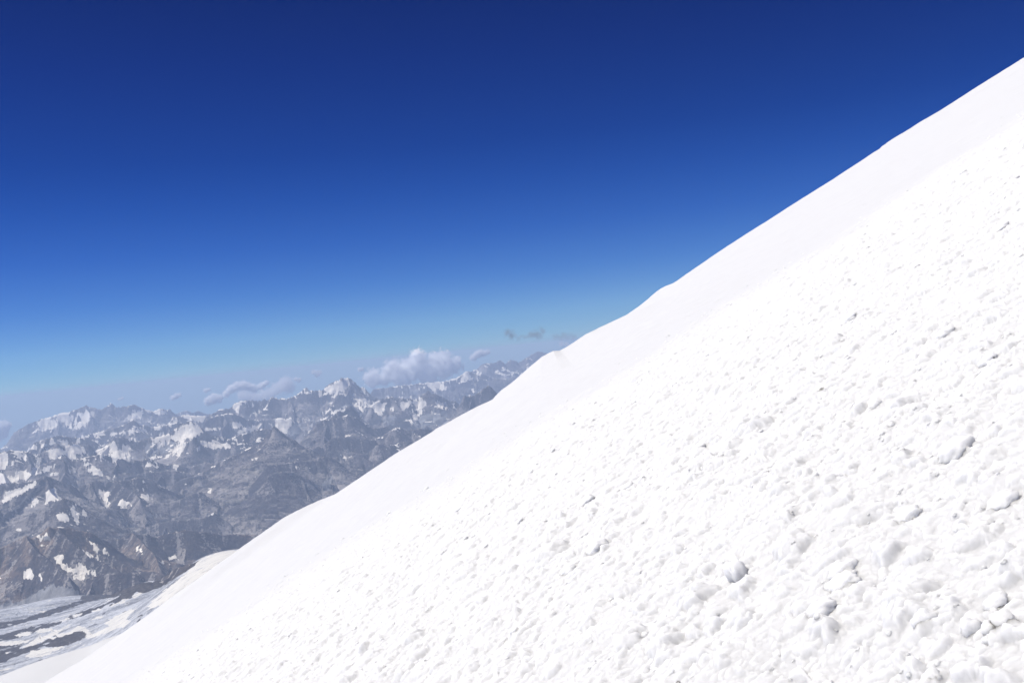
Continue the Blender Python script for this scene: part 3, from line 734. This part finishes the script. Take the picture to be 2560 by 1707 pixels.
def lumps(a, b, s, seed, p, r0_, r1_, hk, dens):
    """Height of rounded clods scattered one per cell of size s."""
    ua, ub = a / s, b / s
    ia, ib = np.floor(ua).astype(np.int64), np.floor(ub).astype(np.int64)
    out = np.zeros(a.shape, F32)
    for da in (-1, 0, 1):
        for db in (-1, 0, 1):
            ca, cb = ia + da, ib + db
            q = h2(ca, cb, seed)
            pa = ca + h2(ca, cb, seed + 1); pb = cb + h2(ca, cb, seed + 2)
            rr = r0_ + (r1_ - r0_) * h2(ca, cb, seed + 3) ** 2
            an = h2(ca, cb, seed + 4) * F32(math.pi)
            el = .62 + .6 * h2(ca, cb, seed + 5)
            dx = (ua - pa).astype(F32); dy = (ub - pb).astype(F32)
            cs, sn = np.cos(an), np.sin(an)
            x_ = (dx * cs + dy * sn) / (rr * el); y_ = (dy * cs - dx * sn) / rr * el
            d2_ = x_ * x_ + y_ * y_
            hgt = hk * rr * (.45 + .75 * h2(ca, cb, seed + 6))
            cap = np.clip(1 - d2_, 0, 1) ** F32(.62)
            out = np.maximum(out, np.where(q < p * dens, hgt * cap, 0))
    return out * F32(s)


def bound(b):
    """Where the churned snow gives way to the smooth crust."""
    return 25.5 + 2.2 * noise(b / 9, b * 0, 301) + 1.0 * noise(b / 2.3, b * 0, 302) + .012 * b


def surf(a, b):
    """Height of the snow surface above the plane of the slope."""
    a = np.asarray(a, dtype=np.float64); b = np.asarray(b, dtype=np.float64)
    z = .05 * noise(a / 7, b / 5, 311) * sstep(2, 8, a) + .018 * noise(a / 1.9, b / 1.4, 312)
    z = z + .30 * noise(a / 30, b / 22, 313) * sstep(15, 45, a) * sstep(98, 60, a)
    z = z + .010 * noise(a / 1.2 + b / 6, b / .5, 314) * sstep(22, 30, a)
    rag = bound(b) + 2.4 * fbm(a / 1.6, b / 1.1, 303, 3)
    m = .35 * sstep(0.8, -1.6, a - rag) + .65 * sstep(0.5, -9.0, a - rag)
    sub = a < 36
    if sub.any():
        aa_, bb_, mm = a[sub], b[sub], m[sub]
        wa = aa_ + .030 * noise(aa_ / .09, bb_ / .09, 320) + .010 * noise(aa_ / .03, bb_ / .03, 321)
        wb = bb_ + .030 * noise(aa_ / .09 + 40, bb_ / .09, 322) + .010 * noise(aa_ / .03 + 9, bb_ / .03, 323)
        wa = wa * .76
        clump = .75 + .35 * sstep(-.35, .45, fbm(aa_ / 1.3, bb_ / .8, 330, 2))
        near = sstep(13, 3.0, aa_)
        h = .040 * fbm(aa_ / .42, bb_ / .36, 331, 3) + .035 * np.abs(noise(aa_ / 1.1, bb_ / .9, 334))
        h = h + lumps(wa, wb, .36, 401, .16, .14, .42, .50, clump) * (.35 + .65 * near)
        h = h + lumps(wa, wb, .20, 411, .50, .16, .48, .55, clump) * (.6 + .4 * near)
        h = h + lumps(wa, wb, .105, 421, .85, .20, .52, .58, clump)
        h = h + lumps(wa, wb, .055, 431, .95, .22, .54, .58, clump)
        h = h + lumps(wa, wb, .028, 436, .95, .25, .55, .55, clump) * sstep(20, 11, aa_)
        nn = aa_ < 9
        if nn.any():
            hh = np.zeros(aa_.shape)
            hh[nn] = lumps(wa[nn], wb[nn], .014, 441, .8, .2, .5, .55, clump[nn]) * sstep(9, 5, aa_[nn]) + .0018 * fbm(aa_[nn] / .02, bb_[nn] / .02, 450, 2)
            h = h + hh
        z[sub] = z[sub] + mm * h * .90
        # a few stray clods rolled out over the smooth crust
        z[sub] = z[sub] + (1 - mm) * lumps(wa, wb, .5, 461, .14, .06, .14, .8, 1.0) * sstep(6.0, 1.0, aa_ - rag[sub])
    ne = np.interp(b, eb, en)
    k = sstep(34, AE, a)
    z = z + ne * k ** 1.3
    over = np.clip(a - AE, 0, None)
    z = z - .012 * over - .0035 * over ** 2
    return z


def slope_point(a, b, off):
    return (-HC * Nn)[None] + a[..., None] * AA + b[..., None] * BB + off[..., None] * Nn


rows = [-1.2]
while rows[-1] < 1.2: rows.append(rows[-1] + .05)
while rows[-1] < 28: rows.append(rows[-1] + max(.0062, rows[-1] * .0026))
while rows[-1] < AE - 1: rows.append(rows[-1] * 1.006)
rows += [AE - .4, AE, AE + .3, AE + .8, AE + 1.5, AE + 3, AE + 6, AE + 10, AE + 18, AE + 30, AE + 45]
rows = np.array(rows)
cols = np.concatenate([np.linspace(-1.3, -.62, 60)[:-1], np.linspace(-.62, .66, 1420), np.linspace(.66, 1.3, 60)[1:]])
VA, CB = np.meshgrid(rows, cols, indexing='ij')
VB = CB * (np.maximum(VA, -1.2) + 1.6)
chunks_z = [surf(VA[i:i + 100], VB[i:i + 100]) for i in range(0, len(rows), 100)]
VZ = np.concatenate(chunks_z)
rm = sstep(1.0, -6.0, VA - (bound(VB) + 2.4 * fbm(VA / 1.6, VB / 1.1, 303, 3)))
SV = slope_point(VA, VB, VZ)
print('slope grid', VA.shape)


def snow_material(name, smooth_col, rough_col, bump=0.004, scale=60.0, use_attr=True):
    t = NT(name)
    pos = t.n('ShaderNodeNewGeometry').outputs['Position']
    n1 = t.tex(scale, 5, .7, pos); n2 = t.tex(.35, 3, .5, pos)
    c = t.mix(t.attr('churned'), smooth_col, rough_col) if use_attr else t.mix(0.0, rough_col, rough_col)
    b = t.n('ShaderNodeBsdfPrincipled'); b.inputs['Roughness'].default_value = .75
    b.inputs['Specular IOR Level'].default_value = .15
    b.inputs['Subsurface Weight'].default_value = 1.0
    b.inputs['Subsurface Radius'].default_value = (.09, .092, .10)
    b.inputs['Subsurface Scale'].default_value = 1.0
    t.link(c, b.inputs['Base Color'])
    bu = t.n('ShaderNodeBump'); bu.inputs['Strength'].default_value = .35; bu.inputs['Distance'].default_value = bump
    t.link(n1, bu.inputs['Height']); t.link(bu.outputs[0], b.inputs['Normal'])
    t.link(b.outputs[0], t.out.inputs[0])
    return t.m


M_SNOW = snow_material('slope_snow', (.428, .431, .443), (.494, .495, .498))
M_CLOD = snow_material('clod_snow', (0, 0, 0), (.60, .60, .603), .003, 90.0, False)
o = make_obj('snow_slope', SV.reshape(-1, 3), grid_faces(len(rows), len(cols)), M_SNOW, True, {'churned': rm.ravel()})
tag(o, 'steep white snow slope, churned and lumpy in front, smooth towards its edge', 'snow slope', None, 'structure')
top_z = float(SV[..., 2].max())

# grey lower snow field behind the foot of the slope
sh = [(-260, 1745), (0, 1689.5), (61, 1667), (122, 1645), (190, 1622), (230, 1608), (262, 1595), (330, 1574), (420, 1552)]
shx = np.interp(np.linspace(0, 1, 90), np.linspace(0, 1, len(sh)), [p[0] for p in sh])
shy = np.interp(shx, [p[0] for p in sh], [p[1] for p in sh]) + .6 * np.sin(shx / 37.0)
top = np.array([at(a, b, 620.0) for a, b in zip(shx, shy)])
out_rows = []
for s_ in [0, .06, .15, .3, .5, .75, 1.0]:
    q = top.copy(); q[:, 1] -= 260 * s_; q[:, 2] -= 260 * s_ * .30 + 16 * s_ ** 2
    out_rows.append(q)
back = top.copy(); back[:, 1] += 40; back[:, 2] -= 16
back2 = top.copy(); back2[:, 1] += 200; back2[:, 2] -= 140
SHV = np.array([back2, back] + out_rows)
SHV[..., 2] += .8 * noise(SHV[..., 0] / 30, SHV[..., 1] / 40, 500)
M_SH = snow_material('shoulder_snow', (0, 0, 0), (.475, .48, .492), .05, 2.0, False)
o = make_obj('snow_shoulder', SHV.reshape(-1, 3), grid_faces(len(SHV), 90)[:, ::-1], M_SH)
tag(o, 'duller smooth snow shoulder between the slope\'s foot and the glacier', 'snow slope', None, 'structure')


# ------------------------------------------------------------------ loose clods
def ico(sub):
    bm = bmesh.new(); bmesh.ops.create_icosphere(bm, subdivisions=sub, radius=1.0)
    bm.verts.ensure_lookup_table()
    v = np.array([x.co[:] for x in bm.verts]); f = np.array([[q.index for q in p.verts] for p in bm.faces])
    bm.free()
    return v, f


ICO = {2: ico(2), 3: ico(3), 4: ico(4), 5: ico(5)}


def clod_shape(sub, seed, el=(1, 1, .75), rough_=.16):
    v, f = ICO[sub]
    r = 1 + rough_ * 1.7 * noise(v[:, 0] * 1.1 + seed, v[:, 1] * 1.1 + v[:, 2] * .7, seed) \
        + rough_ * noise(v[:, 0] * 2.3 + v[:, 2] * 1.9, v[:, 1] * 2.6 + seed - v[:, 2], seed + 1)
    if sub >= 3:
        r = r + rough_ * .45 * noise(v[:, 0] * 5.3 + v[:, 2] * 3.9, v[:, 1] * 5.6 + seed - v[:, 2] * 3, seed + 2)
    if sub >= 4:
        r = r + rough_ * .22 * noise(v[:, 0] * 12 + v[:, 2] * 9, v[:, 1] * 12 + seed - v[:, 2] * 8, seed + 3)
    return v * r[:, None] * np.array(el), f


def rotz(t, tilt, az):
    c, s = math.cos(t), math.sin(t)
    R = np.array([[c, -s, 0], [s, c, 0], [0, 0, 1]])
    c, s = math.cos(tilt), math.sin(tilt)
    T = np.array([[1, 0, 0], [0, c, -s], [0, s, c]])
    c, s = math.cos(az), math.sin(az)
    Z = np.array([[c, -s, 0], [s, c, 0], [0, 0, 1]])
    return Z @ T @ R


BASIS = np.stack([AA, BB, Nn], 1)          # local (a, b, n) to world

# single clods the photograph shows one by one: px, py, width px, height px, turn, label
BIG = [
    (2268, 1272, 84, 62, .3, 'angular grey slab of snow tilted above a dark gap near the right edge'),
    (2455, 1298, 62, 66, .9, 'round snow lump casting the largest shadow near the right edge'),
    (2500, 1240, 86, 40, .1, 'long low snow clod just above the round lump with the largest shadow'),
    (1846, 1404, 58, 92, 1.2, 'tall egg shaped snow lump left of the biggest boulders, shaded on its right'),
    (2104, 1398, 84, 64, .5, 'pitted snow boulder with a small dark hole at its lower right'),
    (2098, 1440, 108, 50, .15, 'wide flat snow clod directly below the pitted boulder'),
    (2052, 1508, 92, 66, .6, 'smooth snow block undercut by a shadow below the wide flat clod'),
    (2305, 1512, 66, 72, 1.1, 'double snow lump with a shaded foot near the lower right corner'),
    (2424, 1546, 52, 64, 1.0, 'upright oval snow lump standing right of the double lump'),
    (2490, 1490, 70, 48, .4, 'rounded snow lump near the right edge above the upright oval lump'),
    (1491, 1354, 66, 52, .7, 'large domed snow clod with a yellowish shaded right side, mid slope'),
    (1420, 1412, 72, 44, .5, 'broad snow clod below and left of the large domed clod'),
    (1459, 1252, 62, 28, .3, 'low undercut snow clod above the large domed clod'),
    (1570, 1205, 40, 36, .8, 'knobbly grey snow clod upper right of the undercut clod'),
    (1138, 1274, 18, 20, .2, 'small dark sided snow ball alone in fine debris at mid left'),
    (1065, 1219, 16, 11, .4, 'lone snow clod lying out on the smooth snow beyond the debris'),
    (971, 1281, 14, 8, .4, 'tiny flat snow crumb at the debris edge, lower left of the lone clod'),
    (2127, 784, 60, 38, .5, 'pale snow lump near mid right with a smaller dark ball at its left'),
    (2098, 798, 22, 22, .1, 'small dark ball of snow touching the left of a pale lump'),
    (2362, 822, 52, 38, .6, 'snow lump with a sharp dark right edge in the upper debris'),
    (2462, 880, 46, 34, .3, 'rounded snow lump below and right of the sharp edged lump'),
    (2188, 1002, 36, 32, .9, 'smooth pale snow ball between small clods at mid right'),
    (2385, 1105, 108, 78, .4, 'biggest cracked snow boulder, at mid right above the grey slab'),
    (2410, 430, 20, 18, .6, 'dark shaded snow nub high on the slope near the right edge'),
    (2500, 568, 44, 20, .5, 'flat shaded snow clod on the right, high in the debris'),
]
for i, (px, py, w, hpx, turn, lab) in enumerate(BIG):
    a, b = onslope(px, py + hpx * .35)
    zz = float(surf(np.array([a]), np.array([b]))[0])
    a, b = onslope(px, py + hpx * .35, zz)
    zz = float(surf(np.array([a]), np.array([b]))[0])
    dist = math.hypot(a, b)
    rw = w * .5 * dist / FPX; rh = hpx * .5 * dist / FPX
    v, f = clod_shape(4 if w > 40 else 3, 900 + i * 7, (rw * 1.0, rw, max(rh, rw * .5) * .9), .15)
    v = v @ rotz(turn * 2, .25, turn).T
    # flatten the underside that presses into the snow
    v[:, 2] = np.where(v[:, 2] < -rh * .45, -rh * .45 + (v[:, 2] + rh * .45) * .3, v[:, 2])
    P = (-HC * Nn) + a * AA + b * BB + (zz - rh * .18) * Nn
    wv = v @ BASIS.T + P
    o = make_obj('snow_clod', wv, f, M_CLOD, True, None, loc=P)
    tag(o, lab, 'snow clod', 'large snow clods on the churned slope')

# the uncounted rest
vs, fs, off = [], [], 0
protos = {2: [clod_shape(2, 50 + j * 3, (1, .8 + .08 * (j % 4), .62 + .07 * (j % 3)), .17) for j in range(8)],
          3: [clod_shape(3, 80 + j * 3, (1, .75 + .1 * (j % 4), .6 + .08 * (j % 4)), .19) for j in range(10)]}
NCH = 3800
ca = 2.0 * (26.5 / 2.0) ** (rng.random(NCH) ** .8)
cb = (rng.random(NCH) * 1.35 - .70) * (ca + .3)
cut = fbm(ca / 1.3, cb / .8, 330, 2)
keep = (rng.random(NCH) < .35 + .65 * sstep(-.3, .4, cut)) & (ca < bound(cb) + 1.5 * rng.standard_normal(NCH))
ca, cb = ca[keep], cb[keep]
cz = surf(ca, cb)
rad = np.maximum(.0070, ca * .0014) * (1 + rng.pareto(2.6, len(ca)))
rad = np.minimum(rad, .034)
for i in range(len(ca)):
    s = 3 if rad[i] / ca[i] > .006 else 2
    v, f = protos[s][rng.integers(len(protos[s]))]
    R = rotz(rng.random() * 6.28, rng.normal() * .35, rng.random() * 6.28)
    q = (v * rad[i]) @ R.T
    q = q @ BASIS.T + (-HC * Nn + ca[i] * AA + cb[i] * BB + (cz[i] - rad[i] * .30) * Nn)
    vs.append(q); fs.append(f + off); off += len(v)
o = make_obj('snow_debris', np.concatenate(vs), np.concatenate(fs), M_CLOD)
tag(o, 'countless small white snow crumbs and lumps strewn over the churned slope', 'snow debris', None, 'stuff')

# ------------------------------------------------------------------ haze
HZ = NT('haze_air')
pv = HZ.n('ShaderNodeVolumePrincipled')
pv.inputs['Color'].default_value = (.59, .735, 1.0, 1)
pv.inputs['Density'].default_value = 4.0e-5
pv.inputs['Density Attribute'].default_value = ''
pv.inputs['Anisotropy'].default_value = 0.0
HZ.link(pv.outputs[0], HZ.out.inputs['Volume'])
try: HZ.m.cycles.homogeneous_volume = True
except Exception: pass
x0, x1, y0, y1 = -26000.0, 26000.0, -6500.0, 37500.0
z0, z1 = GZ - 30.0, max(top_z + 3, 20)
print('top', top_z, 'lowest', lowest)
hv = [(x, y, z) for z in (z0, z1) for y in (y0, y1) for x in (x0, x1)]
hf = [(0, 2, 3, 1), (4, 5, 7, 6), (0, 1, 5, 4), (2, 6, 7, 3), (0, 4, 6, 2), (1, 3, 7, 5)]
o = make_obj('haze', hv, hf, HZ.m, False)
tag(o, 'pale blue haze lying over the mountains up to the horizon', 'haze', None, 'stuff')


# ------------------------------------------------------------------ clouds, beyond the haze
def cloud(label, depth, puffs, dens, col=(1, 1, 1), soft=.34, amp=1.6, nscale=2.8, name='cloud', group='clouds over the far mountains'):
    D_ = (depth - 32.0) * 1000.0
    if len(puffs) >= 3 and len(puffs) < 10:      # fill in between, so that the cloud is one body
        fine_ = []
        for a_, b_ in zip(puffs[:-1], puffs[1:]):
            jr = random.uniform(.6, 1.15); jo = random.uniform(-.35, .35) * a_[2]
            fine_ += [a_, ((a_[0] + b_[0]) / 2, (a_[1] + b_[1]) / 2 + jo, (a_[2] + b_[2]) / 2 * jr)]
        puffs = fine_ + [puffs[-1]]
    cs = [(at(px, py, D_), r / FPX * D_) for px, py, r in puffs]
    cen = np.mean([c for c, _ in cs], 0)
    rmax = max(r for _, r in cs)
    vs, fs, off = [], [], 0
    for j, (c, r) in enumerate(cs):
        v, f = clod_shape(3, int(px_seed(label)) + j, (1.55, 1.55, 1.55), .10)
        vs.append(v * r + c - cen); fs.append(f + off); off += len(v)
    t = NT('cloud_vapour')
    pos = t.n('ShaderNodeNewGeometry').outputs['Position']
    cur = None
    for c, r in cs:
        sub = t.n('ShaderNodeVectorMath', op='DISTANCE'); t.link(pos, sub.inputs[0]); sub.inputs[1].default_value = tuple(float(q) for q in c)
        val = t.math('SUBTRACT', 1.0, t.math('DIVIDE', sub.outputs['Value'], float(r)))
        cur = val if cur is None else t.math('MAXIMUM', cur, val)
    nz = t.tex(nscale / rmax, 6, .62, pos, .4)
    sh_ = t.math('ADD', cur, t.math('MULTIPLY', t.math('SUBTRACT', nz, .52), amp * 1.6))
    dn = t.math('MULTIPLY', t.rng(sh_, 0.0, soft), dens * 4.0)
    p = t.n('ShaderNodeVolumePrincipled')
    p.inputs['Color'].default_value = (*col, 1); p.inputs['Density Attribute'].default_value = ''
    p.inputs['Anisotropy'].default_value = 0.0
    t.link(dn, p.inputs['Density']); t.link(p.outputs[0], t.out.inputs['Volume'])
    o = make_obj(name, np.concatenate(vs) + cen, np.concatenate(fs), t.m, True, None, loc=cen)
    md = o.modifiers.new('skin', 'REMESH'); md.mode = 'VOXEL'; md.voxel_size = max(min(r for _, r in cs) / 4, rmax / 14)
    tag(o, label, 'cloud', group)
    return o


def px_seed(s):
    return sum(ord(c) * (i + 1) for i, c in enumerate(s)) % 997


def c2(L): return [(700 + x / 3.2667, 800 + y / 3.2667, r / 3.2667) for x, y, r in L]
def c1(L): return [(x / 3.2667, 850 + y / 3.2667, r / 3.2667) for x, y, r in L]


cloud('largest white cumulus cloud with a tall middle tower above the far peaks', 72,
      c2([(1130, 320, 85), (1110, 400, 120), (1000, 440, 120), (920, 400, 85), (1200, 450, 100), (1330, 370, 115), (1420, 370, 80), (850, 470, 70), (760, 475, 85), (1260, 330, 70)]), .012)
cloud('small bright elongated cloud just right of the largest cumulus', 73, c2([(1580, 305, 34), (1615, 280, 36), (1660, 275, 26), (1695, 262, 24)]), .012)
cloud('larger dark wisp of cloud floating above the horizon beside the snow slope', 71,
      c2([(1858, 105, 50), (1890, 125, 56), (1950, 148, 34), (2000, 140, 34), (2050, 122, 44), (2095, 118, 58), (2140, 88, 44)]), .0008, (.42, .44, .50), .9, 1.6, 1.6)  # backlit shade put into the volume as a grey colour
cloud('smaller dark wisp of cloud touching the edge of the snow slope', 71.5,
      c2([(2255, 138, 44), (2300, 155, 42), (2350, 150, 44), (2400, 145, 42)]), .0007, (.42, .44, .50), .9, 1.6, 1.6)  # same grey, painting the backlit shade into the vapour
cloud('faint white puff low beside the snow slope under the smaller dark wisp', 74, c2([(2300, 195, 26), (2340, 200, 26)]), .003)
cloud('bright arched white cloud above the middle of the far range', 73,
      c1([(1850, 435, 36), (1890, 400, 40), (1940, 375, 42), (1990, 370, 42), (2040, 385, 38), (2080, 400, 34), (2130, 375, 30), (2175, 350, 26)]), .015)
cloud('round white puff at the left foot of the arched cloud', 73, c1([(1700, 500, 38), (1740, 480, 46), (1785, 475, 38)]), .015)
cloud('pale veil of cloud under and right of the arched cloud', 76,
      c1([(1990, 450, 60), (2080, 470, 60), (2170, 450, 65), (2260, 400, 60), (2330, 380, 60)]) + c2([(60, 540, 70)]), .002)
cloud('small slanted white cloud left of the round puff', 74, c1([(1410, 472, 24), (1440, 457, 26), (1465, 448, 20)]), .010)
cloud('tiny white cloud just above the round puff', 75, c1([(1680, 412, 22), (1705, 405, 18)]), .010)
cloud('tiny white cloud above the farthest left peak', 75, c1([(975, 482, 14), (1000, 473, 13)]), .012)
cloud('soft white cloud cut by the left edge of the view', 71, c1([(-60, 710, 80), (30, 700, 52), (60, 697, 34), (10, 755, 60), (-60, 770, 80)]), .012)
cloud('small white cloud left of the snowy summit', 75, c2([(130, 482, 20), (155, 490, 22)]), .010)
cloud('thin upright white wisp above the jagged rock tooth', 75, c2([(272, 425, 24), (325, 425, 22), (300, 450, 20)]), .004)
cloud('tiny white cloud between the snowy summit and the largest cumulus', 75, c2([(650, 405, 20), (670, 400, 18)]), .010)

# ------------------------------------------------------------------ light and sky
SUN_EL, SUN_AZ = 55.0, -88.0        # azimuth from the view direction, negative = left
el, az = math.radians(SUN_EL), math.radians(SUN_AZ)
sd = Vector((math.sin(az) * math.cos(el), math.cos(az) * math.cos(el), math.sin(el)))
sl = bpy.data.lights.new('sun', 'SUN'); sl.energy = 5.0; sl.angle = math.radians(.53); sl.color = (1.0, .965, .92)
so = bpy.data.objects.new('sun', sl); C.objects.link(so)
so.rotation_euler = (-sd).to_track_quat('-Z', 'Y').to_euler()
print('n.l slope', float(np.dot(Nn, sd)))

w = bpy.data.worlds.new('World'); bpy.context.scene.world = w
w.use_nodes = True
nt = w.node_tree; nt.nodes.clear()
wo = nt.nodes.new('ShaderNodeOutputWorld'); bg = nt.nodes.new('ShaderNodeBackground')
sky = nt.nodes.new('ShaderNodeTexSky'); sky.sky_type = 'NISHITA'; sky.sun_disc = False
sky.sun_elevation = el; sky.sun_rotation = az
sky.altitude = 5300; sky.air_density = 1.0; sky.dust_density = 0.2; sky.ozone_density = 3.0
tc = nt.nodes.new('ShaderNodeTexCoord'); sx_ = nt.nodes.new('ShaderNodeSeparateXYZ')
nt.links.new(tc.outputs['Generated'], sx_.inputs[0])
cr_ = nt.nodes.new('ShaderNodeValToRGB'); cr_.color_ramp.interpolation = 'LINEAR'
# thin dry air at 5300 m: the sky deepens fast above the horizon
stops = [(0.0, (.50, .69, .90)), (.032, (.47, .665, .93)), (.069, (.295, .52, .92)), (.109, (.18, .40, .88)), (.15, (.114, .312, .80)), (.187, (.080, .248, .71)), (.265, (.068, .185, .60)), (.34, (.062, .142, .475))]
while len(cr_.color_ramp.elements) < len(stops): cr_.color_ramp.elements.new(.5)
for e_, (p_, c_) in zip(cr_.color_ramp.elements, stops):
    e_.position = p_; e_.color = (*c_, 1)
nt.links.new(sx_.outputs[2], cr_.inputs[0])
mu_ = nt.nodes.new('ShaderNodeMix'); mu_.data_type = 'RGBA'; mu_.blend_type = 'MULTIPLY'; mu_.inputs[0].default_value = 1.0
nt.links.new(sky.outputs[0], mu_.inputs[6]); nt.links.new(cr_.outputs[0], mu_.inputs[7])
nt.links.new(mu_.outputs[2], bg.inputs[0]); nt.links.new(bg.outputs[0], wo.inputs[0])
bg.inputs[1].default_value = .086

sc_ = bpy.context.scene
sc_.view_settings.view_transform = 'Standard'
sc_.view_settings.look = 'None'
sc_.view_settings.exposure = 0.22
sc_.view_settings.gamma = 1
sc_.cycles.volume_bounces = 16
sc_.cycles.max_bounces = 18
sc_.cycles.diffuse_bounces = 4
sc_.cycles.use_denoising = True
sc_.cycles.volume_step_rate = 1.0
